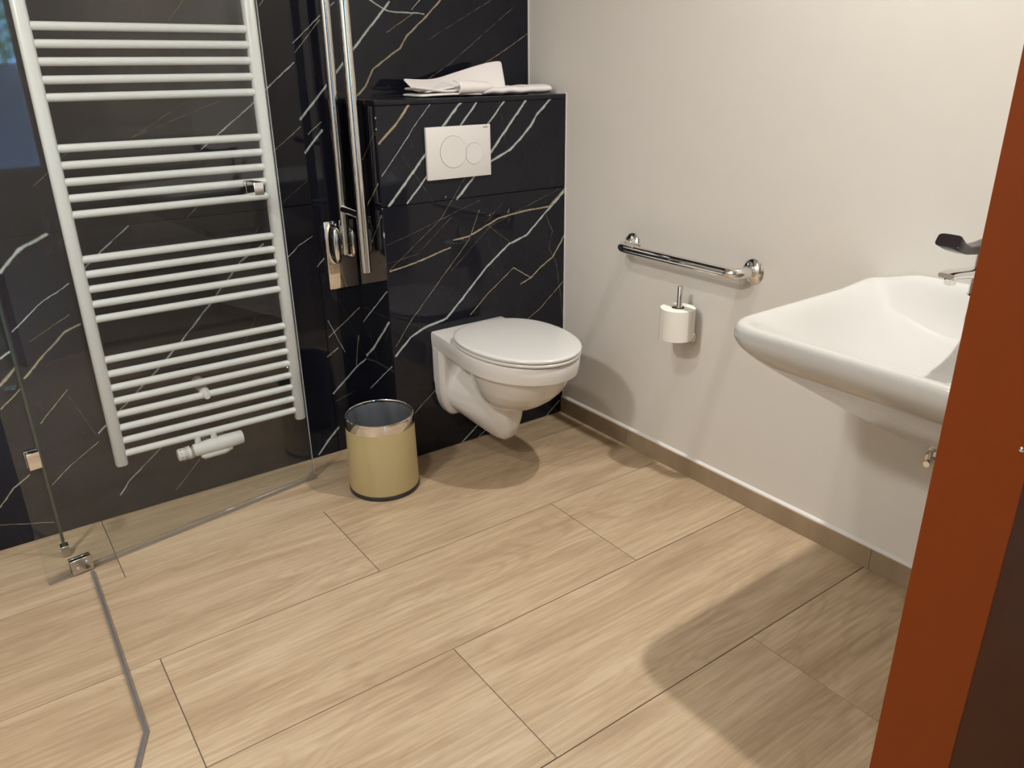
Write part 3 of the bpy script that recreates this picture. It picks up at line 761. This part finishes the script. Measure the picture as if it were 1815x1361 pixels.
for sx_ in (-1, 1):
    bm = tube_bm([(sx_ * 0.075 - 0.02, -0.070, 0.467), (sx_ * 0.075 + 0.02, -0.070, 0.467)], 0.0065, 16)
    link('hinge', sharp(bm_mesh('hinge', bm), 40), LIDMAT, toilet)

# ------------------------------------------------------------------ flush plate
fp = empty('flush_plate', (-0.5807, 0.0, 0.9736))
tag(fp, 'white dual-button flush plate on the marble above the toilet', 'flush plate')
link('plate', sharp(bm_mesh('plate', box_bm(0, 0.246, -0.012, -0.0005, 0, 0.164, 0.0015, 2)), 40), PLASTIC, fp)
def button(cx, cz, r, cut=None):
    rim = []
    n = 72
    for k in range(n):
        a = 2 * PI * k / n
        rim.append(Vector((cx + r * math.cos(a), 0, cz + r * math.sin(a))))
    if cut:
        ox, oz, orr = cut
        for q in rim:
            d_ = Vector((q.x - ox, 0, q.z - oz))
            if d_.length < orr:
                d_ = d_.normalized() * orr; q.x, q.z = ox + d_.x, oz + d_.z
    return rim
def disc(name, rim, y0, y1, mat, par):
    bm = loft_bm([[(q.x, y0, q.z) for q in rim], [(q.x, y1, q.z) for q in rim]])
    return link(name, sharp(bm_mesh(name, bm), 40), mat, par)
b1, b2 = (0.0985, 0.0845, 0.0505), (0.179, 0.0745, 0.0345)
g1 = button(*b1); g2 = button(*b2, cut=b1)
disc('button_gap', g2, -0.0121, -0.0123, DARKGREY, fp)
disc('button_gap', g1, -0.0121, -0.01235, DARKGREY, fp)
disc('small_button', button(b2[0], b2[1], b2[2] - 0.0008, cut=(b1[0], b1[1], b1[2] + 0.0008)), -0.0121, -0.0133, PLASTIC, fp)
disc('large_button', button(b1[0], b1[1], b1[2] - 0.0008), -0.0121, -0.0136, PLASTIC, fp)
def text(name, body, size, mat, par, loc, rot, ext=0.0002, sx=1.0):
    cu = bpy.data.curves.new(name, 'FONT'); cu.body = body; cu.size = size; cu.extrude = ext
    cu.align_x = 'CENTER'; cu.align_y = 'CENTER'
    t_ = bpy.data.objects.new(name, cu); COL.objects.link(t_)
    dg = bpy.context.evaluated_depsgraph_get(); dg.update()
    me = bpy.data.meshes.new_from_object(t_.evaluated_get(dg)); bpy.data.objects.remove(t_)
    o = link(name, me, mat, par, loc, rot); o.scale = (sx, 1, 1); return o
text('brand_print', 'GEBERIT', 0.0055, DARKGREY, fp, (0.2265, -0.0122, 0.1555), (PI / 2, 0, 0))

# ------------------------------------------------------------------ towel on the ledge
tw = empty('folded_towel', (-0.31, 0.1, H))
tag(tw, 'white towel folded loosely on the black marble ledge', 'towel')
def sheet(name, rows_, th, mat, par, sub=2):
    """thick cloth layer from a grid of points"""
    bm = bmesh.new()
    G = [[bm.verts.new(p) for p in r] for r in rows_]
    for i in range(len(G) - 1):
        for j in range(len(G[0]) - 1):
            bm.faces.new((G[i][j], G[i + 1][j], G[i + 1][j + 1], G[i][j + 1]))
    me = bm_mesh(name, bm, True)
    o = link(name, me, mat, par)
    so = o.modifiers.new('s', 'SOLIDIFY'); so.thickness = th; so.offset = 0
    sb_ = o.modifiers.new('b', 'SUBSURF'); sb_.levels = sub; sb_.render_levels = sub
    return o
# local coordinates: x right, y back, z up from the ledge top
# long folded base roll running to the right wall
def rolled(name, path, ry, rz, n=18, wob=0.0):
    bm = bmesh.new(); rings = []
    m = len(path)
    for i, (x, y, z, sc) in enumerate(path):
        r = []
        for k in range(n):
            a = 2 * PI * k / n; c, s = math.cos(a), math.sin(a)
            yy = y + ry * sc * math.copysign(abs(c) ** 0.7, c); zz = z + rz * sc * math.copysign(abs(s) ** 0.75, s)
            zz += wob * mnoise.noise(Vector((x * 28, yy * 14, 3.0))) * (0.5 + 0.5 * s)
            r.append(bm.verts.new((x, yy, max(zz, 0.0008))))
        rings.append(r)
    for i in range(m - 1):
        for k in range(n): bm.faces.new((rings[i][k], rings[i][(k + 1) % n], rings[i + 1][(k + 1) % n], rings[i + 1][k]))
    bm.faces.new(rings[0][::-1]); bm.faces.new(rings[-1])
    me = bm_mesh(name, bm, True); o = link(name, me, TOWEL, tw)
    sb_ = o.modifiers.new('b', 'SUBSURF'); sb_.levels = 1; sb_.render_levels = 2
    return o
base = [(-0.085, 0.0, 0.012, 0.75)] + [(-0.08 + 0.35 * i / 16, 0.0 + 0.004 * math.sin(i), 0.0155 + 0.002 * math.sin(i * 1.7), 0.95 + 0.05 * math.sin(i * 2.1)) for i in range(1, 17)] + [(0.284, 0.0, 0.015, 0.75)]
rolled('folded_body', base, 0.072, 0.0155, wob=0.006)
# lower left layers
def grid(fn, nu, nv):
    return [[fn(i / nu, j / nv) for j in range(nv + 1)] for i in range(nu + 1)]
sheet('lower_layer', grid(lambda u, v: (-0.255 + 0.24 * u, -0.066 + 0.135 * v, 0.006 + 0.003 * math.sin(3 * u + v)), 10, 5), 0.009, TOWEL, tw)
sheet('middle_layer', grid(lambda u, v: (-0.268 + 0.25 * u + 0.02 * v, -0.055 + 0.12 * v, 0.031 - 0.012 * sstep(0, .5, u) + 0.006 * sstep(0.5, 1, u) - 0.004 * v), 12, 5), 0.009, TOWEL, tw)
# upper flap standing up and opening to the left, peak at the right
def flap(u, v):
    x = -0.262 + 0.385 * u - 0.035 * u * (1 - v)
    ztop = 0.058 - 0.01 * math.sin(PI * min(1, u / .5)) * .5 + 0.052 * sstep(0.25, 1, u)
    z = 0.022 + (ztop - 0.022) * v
    y = -0.035 + 0.075 * v + 0.012 * math.sin(5 * u)
    return (x, y, z)
sheet('upper_flap', grid(flap, 14, 6), 0.008, TOWEL, tw)
# front roll-over fold
def fold(u, v):
    a = -0.3 + 3.6 * v
    r = 0.0215 - 0.006 * u
    x = -0.125 + 0.13 * u + 0.012 * math.sin(v * 3)
    return (x, -0.052 - r * math.sin(a) * 1.25 + 0.01 * v, 0.0265 + r * (-math.cos(a)) + 0.003 * (1 - u))
sheet('rolled_fold', grid(fold, 8, 12), 0.008, TOWEL, tw)
def inner(u, v):
    return (-0.225 + 0.11 * u, -0.05 + 0.07 * v, 0.018 + 0.030 * u * (0.4 + 0.6 * v))
sheet('inner_flap', grid(inner, 8, 5), 0.007, TOWEL, tw)

# ------------------------------------------------------------------ waste bin
bin_ = empty('waste_bin', (-0.868, -0.112, 0))
tag(bin_, 'round beige waste bin with a chrome rim by the marble wall', 'waste bin')
link('base_ring', sharp(bm_mesh('base_ring', lathe_bm([(0, 0.0006), (0.116, 0.0006), (0.118, 0.003), (0.118, 0.013), (0.1165, 0.0155), (0, 0.0155)], 72)), 35), BLACKPL, bin_)
prof = [(0.1155, 0.0155), (0.1160, 0.018), (0.1125, 0.237), (0.1085, 0.237), (0.1110, 0.020), (0.0, 0.020)]
link('body', sharp(bm_mesh('body', lathe_bm(prof, 72)), 35), BINMAT, bin_)
prof = [(0.1129, 0.232), (0.1132, 0.233), (0.1125, 0.263), (0.1118, 0.2668), (0.1100, 0.2680), (0.1090, 0.2668), (0.1086, 0.262), (0.1088, 0.235)]
link('rim_band', sharp(bm_mesh('rim_band', lathe_bm(prof, 72, close=True)), 45), CHROME, bin_)
bm = bmesh.new(); rings = []
for i, (r, z) in enumerate([(0.1074, 0.260), (0.1060, 0.235), (0.1035, 0.20), (0.098, 0.15), (0.092, 0.10), (0.08, 0.06), (0.05, 0.035), (0.01, 0.03)]):
    ring = []
    for k in range(90):
        a = 2 * PI * k / 90
        w_ = (0.004 * math.sin(7 * a + 0.4 * i) + 0.0035 * math.sin(13 * a + 0.8 * i) + 0.003 * abs(math.sin(19 * a + 0.5 * i)) - 0.002) * min(1, i * 0.5) * (1 if r > 0.06 else 0.3)
        e_ = 0.0012 * math.sin(23 * a) + 0.0010 * math.sin(41 * a + 1) if i == 0 else 0
        ring.append(bm.verts.new(((r - 0.004 + w_ if i else r) * math.cos(a), (r - 0.004 + w_ if i else r) * math.sin(a), z + e_)))
    rings.append(ring)
for i in range(len(rings) - 1):
    for k in range(90): bm.faces.new((rings[i][k], rings[i][(k + 1) % 90], rings[i + 1][(k + 1) % 90], rings[i + 1][k]))
bm.faces.new(rings[-1])
link('liner', bm_mesh('liner', bm, True), BAG, bin_)

# ------------------------------------------------------------------ fold-up support rail
rail = empty('folding_support_rail', (-0.805, D, 0.61))
tag(rail, 'chrome double support rail folded up against the marble beside the toilet', 'grab rail')
def rl(name, bm, mat, ang=40, par=None):
    o = link(name, sharp(bm_mesh(name, bm), ang), mat, par or rail); 
    if par is None: o.location = -Vector(rail.location)
    return o
rl('wall_plate', box_bm(-0.860, -0.752, D - 0.006, D - 0.0004, 0.610, 0.842, 0.002, 2), CHROME)
# hinge housing: two oval cheeks
def cheek(xc, wx, zc, hz, dep):
    loops = []
    for y, f in ((D - 0.006, 1.0), (D - dep * 0.6, 0.97), (D - dep * 0.9, 0.86), (D - dep, 0.62)):
        loops.append([(xc + wx * f * math.copysign(abs(math.cos(2 * PI * k / 32)) ** 0.8, math.cos(2 * PI * k / 32)), y,
                       zc + hz * f * math.copysign(abs(math.sin(2 * PI * k / 32)) ** 0.8, math.sin(2 * PI * k / 32))) for k in range(32)])
    return loft_bm(loops)
rl('hinge_housing', cheek(-0.838, 0.016, 0.768, 0.068, 0.058), CHROME, 60)
rl('hinge_housing', cheek(-0.776, 0.012, 0.768, 0.052, 0.050), CHROME, 60)
rl('pivot_pin', tube_bm([(-0.846, D - 0.040, 0.762), (-0.768, D - 0.040, 0.762)], 0.009, 18), CHROME)
y1_, y2_ = D - 0.045, 0.030
pth = arc_path([(-0.805, y1_, 0.735), (-0.805, y1_ - 0.012, 1.66), (-0.805, y2_, 1.66), (-0.805, y2_, 0.700)], 0.06, 8)
rl('rail_tube', tube_bm(pth, 0.0162, 24), STEEL, 50)
rl('cross_tube', tube_bm([(-0.805, y1_ - 0.004, 0.886), (-0.805, y2_, 0.882)], 0.0135, 20), STEEL, 50)

# ------------------------------------------------------------------ grab bar on the right wall
gb = empty('wall_grab_bar', (0, -0.615, 0.75))
tag(gb, 'short chrome grab bar on the white wall above the toilet roll', 'grab bar')
def gp(name, bm, mat, ang=45):
    o = link(name, sharp(bm_mesh(name, bm), ang), mat, gb); o.location = -Vector(gb.location); return o
ya, yb3 = -0.366, -0.866
gp('bar', tube_bm(arc_path([(-0.004, ya, 0.75), (-0.072, ya, 0.75), (-0.072, yb3, 0.75), (-0.004, yb3, 0.75)], 0.045, 10), 0.0160, 24), CHROME, 60)
for y in (ya, yb3):
    fm = sharp(bm_mesh('flange', lathe_bm([(0, 0.0), (0.037, 0.0), (0.0375, 0.002), (0.035, 0.006), (0.027, 0.011), (0.0195, 0.014), (0.0190, 0.022), (0.0170, 0.024), (0.0, 0.024)], 48)), 35)
    o = link('flange', fm, CHROME, gb); o.location = Vector((-0.0003, y, 0.75)) - Vector(gb.location); o.rotation_euler = (0, -PI / 2, 0)

# ------------------------------------------------------------------ paper holder and roll
ph = empty('toilet_roll_holder', (0, -0.655, 0.50))
tag(ph, 'chrome upright pin holder carrying the toilet roll on the white wall', 'holder')
rx, ry_ = -0.075, -0.655
def hp(name, bm, mat, ang=45):
    o = link(name, sharp(bm_mesh(name, bm), ang), mat, ph); o.location = -Vector(ph.location); return o
hp('pin', tube_bm([(rx + 0.006, ry_, 0.490), (rx + 0.006, ry_, 0.6715), (rx + 0.006, ry_, 0.6735)], [0.0088, 0.0088, 0.0075], 20), CHROME)
hp('arm', tube_bm([(-0.0005, ry_, 0.496), (rx + 0.006, ry_, 0.496)], 0.0075, 16), CHROME)
hp('wall_rose', tube_bm([(-0.0004, ry_, 0.496), (-0.008, ry_, 0.496), (-0.010, ry_, 0.496)], [0.021, 0.021, 0.019], 28), CHROME)
roll = empty('toilet_roll', (rx, ry_, 0.506))
tag(roll, 'white toilet paper roll upright on the chrome pin', 'toilet roll')
link('paper', sharp(bm_mesh('paper', lathe_bm([(0.0205, 0.0), (0.0535, 0.0), (0.0545, 0.001), (0.0545, 0.099), (0.0535, 0.100), (0.0205, 0.100)], 56, close=True)), 40), PAPER, roll)
link('cardboard_core', sharp(bm_mesh('core', lathe_bm([(0.0192, 0.001), (0.0203, 0.001), (0.0203, 0.099), (0.0192, 0.099)], 40, close=True)), 40), CARD, roll)
bm = bmesh.new(); G = []
for i in range(13):
    s = i / 12
    if s < 0.4: a = PI * (0.62 - 0.25 * s / 0.4); x, y = 0.0553 * math.cos(a), 0.0553 * math.sin(a)
    else: x, y = 0.0553 * math.cos(PI * .37) - 0.0 * s, 0.0553 * math.sin(PI * .37)
    G.append((x, y))
bm = bmesh.new(); rw = []
for i in range(10):
    a = PI * (0.95 - 0.40 * i / 9)
    rr_ = 0.0553 + 0.0025 * (i / 9) ** 2
    rw.append([bm.verts.new((rr_ * math.cos(a), rr_ * math.sin(a), z)) for z in (-0.004 - 0.006 * i / 9, 0.05, 0.0985)])
for i in range(9):
    for j in range(2): bm.faces.new((rw[i][j], rw[i + 1][j], rw[i + 1][j + 1], rw[i][j + 1]))
link('loose_sheet', bm_mesh('loose_sheet', bm, True), PAPER, roll)

# ------------------------------------------------------------------ wash basin
YC = -1.52; XF = -0.585; HY = 0.292
basin = empty('wash_basin', (0, YC, 0.8))
tag(basin, 'large white curved wash basin on the white wall beside the orange panel', 'wash basin')
NB = 144
def make_outline():
    cor = [(-0.001, -HY), (XF, -HY), (XF, HY), (-0.001, HY)]
    rad_ = [0.02, 0.085, 0.085, 0.02]
    raw_ = []
    for i_ in range(4):
        p0 = Vector(cor[i_ - 1]); p1 = Vector(cor[i_]); p2 = Vector(cor[(i_ + 1) % 4])
        a_ = (p0 - p1).normalized(); c_ = (p2 - p1).normalized(); r_ = rad_[i_]
        for k in range(25):
            t = k / 24
            raw_.append((p1 + a_ * r_) * (1 - t) ** 2 + p1 * 2 * t * (1 - t) + (p1 + c_ * r_) * t * t)
    # slight outward bow of the front, then even spacing
    raw_ = [Vector((q.x - 0.004 * (1 - (q.y / HY) ** 2) * sstep(-0.4, -0.55, q.x) , q.y * (1 - 0.02 * sstep(-0.25, -0.55, q.x)))) for q in raw_]
    raw_.append(raw_[0]); ds = [0.0]
    for p, q in zip(raw_[:-1], raw_[1:]): ds.append(ds[-1] + (q - p).length)
    out = []; k = 0
    for n_ in range(NB):
        t = ds[-1] * n_ / NB
        while ds[k + 1] < t: k += 1
        f = (t - ds[k]) / max(1e-9, ds[k + 1] - ds[k])
        q = raw_[k].lerp(raw_[k + 1], f); out.append((q.x, q.y))
    return out
OUTL = make_outline()
def basin_outline(s, mode):
    """top-view ring; mode 'out' shrinks towards the wall, 'in' shrinks towards the bowl centre and rounds off"""
    pts = []
    for x, y in OUTL:
        if mode == 'out': pts.append([x * s, y * s ** 1.5])
        else:
            t = sstep(0.95, 0.5, s)
            a = math.atan2(y, x + 0.30)
            ex, ey = -0.30 + 0.27 * math.cos(a), 0.275 * math.sin(a)
            bx_, by_ = x * (1 - t) + ex * t, y * (1 - t) + ey * t
            pts.append([-0.30 + (bx_ + 0.30) * s, by_ * s])
    return pts
def deck(x, y):
    return 0.034 * sstep(-0.17, -0.03, x) * (1 - sstep(0.15, 0.28, abs(y)) * 0.75)
loops = []
under = [(0.08, 0.425), (0.2, 0.460), (0.35, 0.507), (0.5, 0.558), (0.65, 0.614), (0.78, 0.663), (0.88, 0.702), (0.94, 0.728), (0.975, 0.748), (0.993, 0.764), (1.0, 0.778)]
for s, z in under:
    loops.append([(x, y, z + (deck(x, y) * sstep(0.8, 1.0, s))) for x, y in basin_outline(s, 'out')])
top = [(0.992, 0.793), (0.975, 0.8010), (0.95, 0.8040), (0.915, 0.8025), (0.875, 0.7965), (0.83, 0.7860), (0.77, 0.769), (0.69, 0.748), (0.58, 0.727), (0.44, 0.711), (0.28, 0.701), (0.10, 0.696)]
for s, z in top:
    ring = []
    for x, y in basin_outline(s, 'in'):
        f = sstep(0.7, 0.93, s)
        # the bowl walls are gentler towards the sides than at the back
        ring.append((x, y, z + deck(x, y) * (0.25 + 0.75 * f)))
    loops.append(ring)
bm = loft_bm([[(x, y, z - 0.8) for x, y, z in L_] for L_ in loops])
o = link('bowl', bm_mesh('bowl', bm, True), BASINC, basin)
sb_ = o.modifiers.new('b', 'SUBSURF'); sb_.levels = 1; sb_.render_levels = 1
dm = lathe_bm([(0, 0.004), (0.022, 0.003), (0.026, 0.0), (0.0, -0.002)], 32)
link('drain', bm_mesh('drain', dm, True), CHROME, basin, (-0.315, 0, -0.1045))

# faucet with long lever
fc = empty('basin_faucet', (-0.075, YC, 0.832))
tag(fc, 'chrome mixer tap with a long dark lever on the wash basin', 'faucet')
def fpz(name, bm, mat, ang=40, sub=0):
    o = link(name, sharp(bm_mesh(name, bm), ang), mat, fc); o.location = -Vector(fc.location); return o
fpz('body', tube_bm([(-0.075, YC, 0.834), (-0.075, YC, 0.838), (-0.075, YC, 0.93), (-0.075, YC, 0.936)], [0.027, 0.024, 0.023, 0.020], 32), CHROME)
def bar_loft(path, wy, hz, p=0.45):
    loops = []
    for (x, z, sy, sz, tilt) in path:
        L_ = []
        for k in range(24):
            a = 2 * PI * k / 24; c, s = math.cos(a), math.sin(a)
            yy = wy * sy * math.copysign(abs(c) ** p, c); zz = hz * sz * math.copysign(abs(s) ** p, s)
            L_.append((x - zz * math.sin(tilt), YC + yy, z + zz * math.cos(tilt)))
        loops.append(L_)
    return loft_bm(loops)
fpz('spout', bar_loft([(-0.07, 0.885, 1, 1.3, 0), (-0.14, 0.893, 1, 1.15, 0), (-0.20, 0.900, 1, 1, 0), (-0.238, 0.903, .97, .85, 0), (-0.246, 0.903, .85, .6, 0)], 0.019, 0.0085), CHROME, 50)
fpz('aerator', tube_bm([(-0.226, YC, 0.895), (-0.226, YC, 0.884), (-0.226, YC, 0.882)], [0.0115, 0.0115, 0.010], 20), CHROME)
fpz('lever', bar_loft([(-0.05, 0.945, 1, 1.6, 0), (-0.11, 0.944, .9, 1.2, .1), (-0.16, 0.946, .8, 1, -.15), (-0.20, 0.951, .85, 1.0, -.35), (-0.235, 0.963, 1, 1.25, -.5), (-0.263, 0.977, 1.15, 1.5, -.6), (-0.265, 0.978, 1.12, 1.4, -.6)], 0.021, 0.0095), DARKCH, 50)

# angle valve under the basin
av = empty('angle_valve', (0, -1.468, 0.385))
tag(av, 'small chrome angle valve on the white wall under the wash basin', 'valve')
def ap(name, bm, mat):
    o = link(name, sharp(bm_mesh(name, bm), 40), mat, av); return o
ap('valve_body', tube_bm([(-0.0005, 0, 0), (-0.035, 0, 0), (-0.042, 0, 0)], [0.010, 0.010, 0.008], 18), CHROME)
ap('wall_rose', tube_bm([(-0.0005, 0, 0), (-0.004, 0, 0), (-0.006, 0, 0)], [0.024, 0.024, 0.02], 28), CHROME)
ap('hose', tube_bm([(-0.028, 0, 0.005), (-0.028, 0, 0.02), (-0.028, 0, 0.03)], 0.005, 12), BRUSHED)

# ------------------------------------------------------------------ ceiling lamps (fixtures of the lights above)
for i, (lx, ly, pw, sz) in enumerate(LAMPS):
    lab = ['round ceiling downlight above the wash basin', 'round ceiling downlight in the middle of the bathroom', 'round ceiling downlight above the shower', 'round ceiling downlight in the corridor'][i]
    t_ = empty('ceiling_lamp', (lx, ly, ZC)); tag(t_, lab, 'ceiling lamp', 'ceiling downlights')
    r0 = sz / 2
    link('lamp_ring', sharp(bm_mesh('lamp_ring', lathe_bm([(r0 + 0.004, -0.001), (r0 + 0.02, -0.001), (r0 + 0.018, -0.006), (r0 + 0.005, -0.012)], 40, close=True)), 40), CHROME, t_)
    link('diffuser', bm_mesh('diffuser', lathe_bm([(0, -0.004), (r0 + 0.004, -0.004), (r0 + 0.004, -0.0015), (0, -0.0015)], 40)), LAMPGLOW, t_)

# ------------------------------------------------------------------ hedge outside the corridor window
struct(box('garden_reflection_wall', -3.5, 0.5, -6.1, -5.95, -0.06, 1.42, REFL_WALL))  # unseen wall, added so the glass and marble reflect a bluish area
rng = random.Random(3)
bm = bmesh.new()
for i in range(3600):
    c = Vector((rng.uniform(-3.2, 0.4), rng.uniform(-7.6, -6.8), rng.uniform(0.8, 2.9)))
    a, b_ = rng.uniform(0, 2 * PI), rng.uniform(-1, 1)
    u = Vector((math.cos(a), math.sin(a), b_)).normalized() * rng.uniform(0.05, 0.1); v = u.cross(Vector((rng.uniform(-1, 1), rng.uniform(-1, 1), 1))).normalized() * rng.uniform(0.025, 0.05)
    q = [bm.verts.new(c + u), bm.verts.new(c + v), bm.verts.new(c - u), bm.verts.new(c - v)]
    bm.faces.new(q)
hd = link('hedge', bm_mesh('hedge', bm), LEAF)
hd['kind'] = 'stuff'; tag(hd, 'green hedge outside the corridor window', 'hedge')
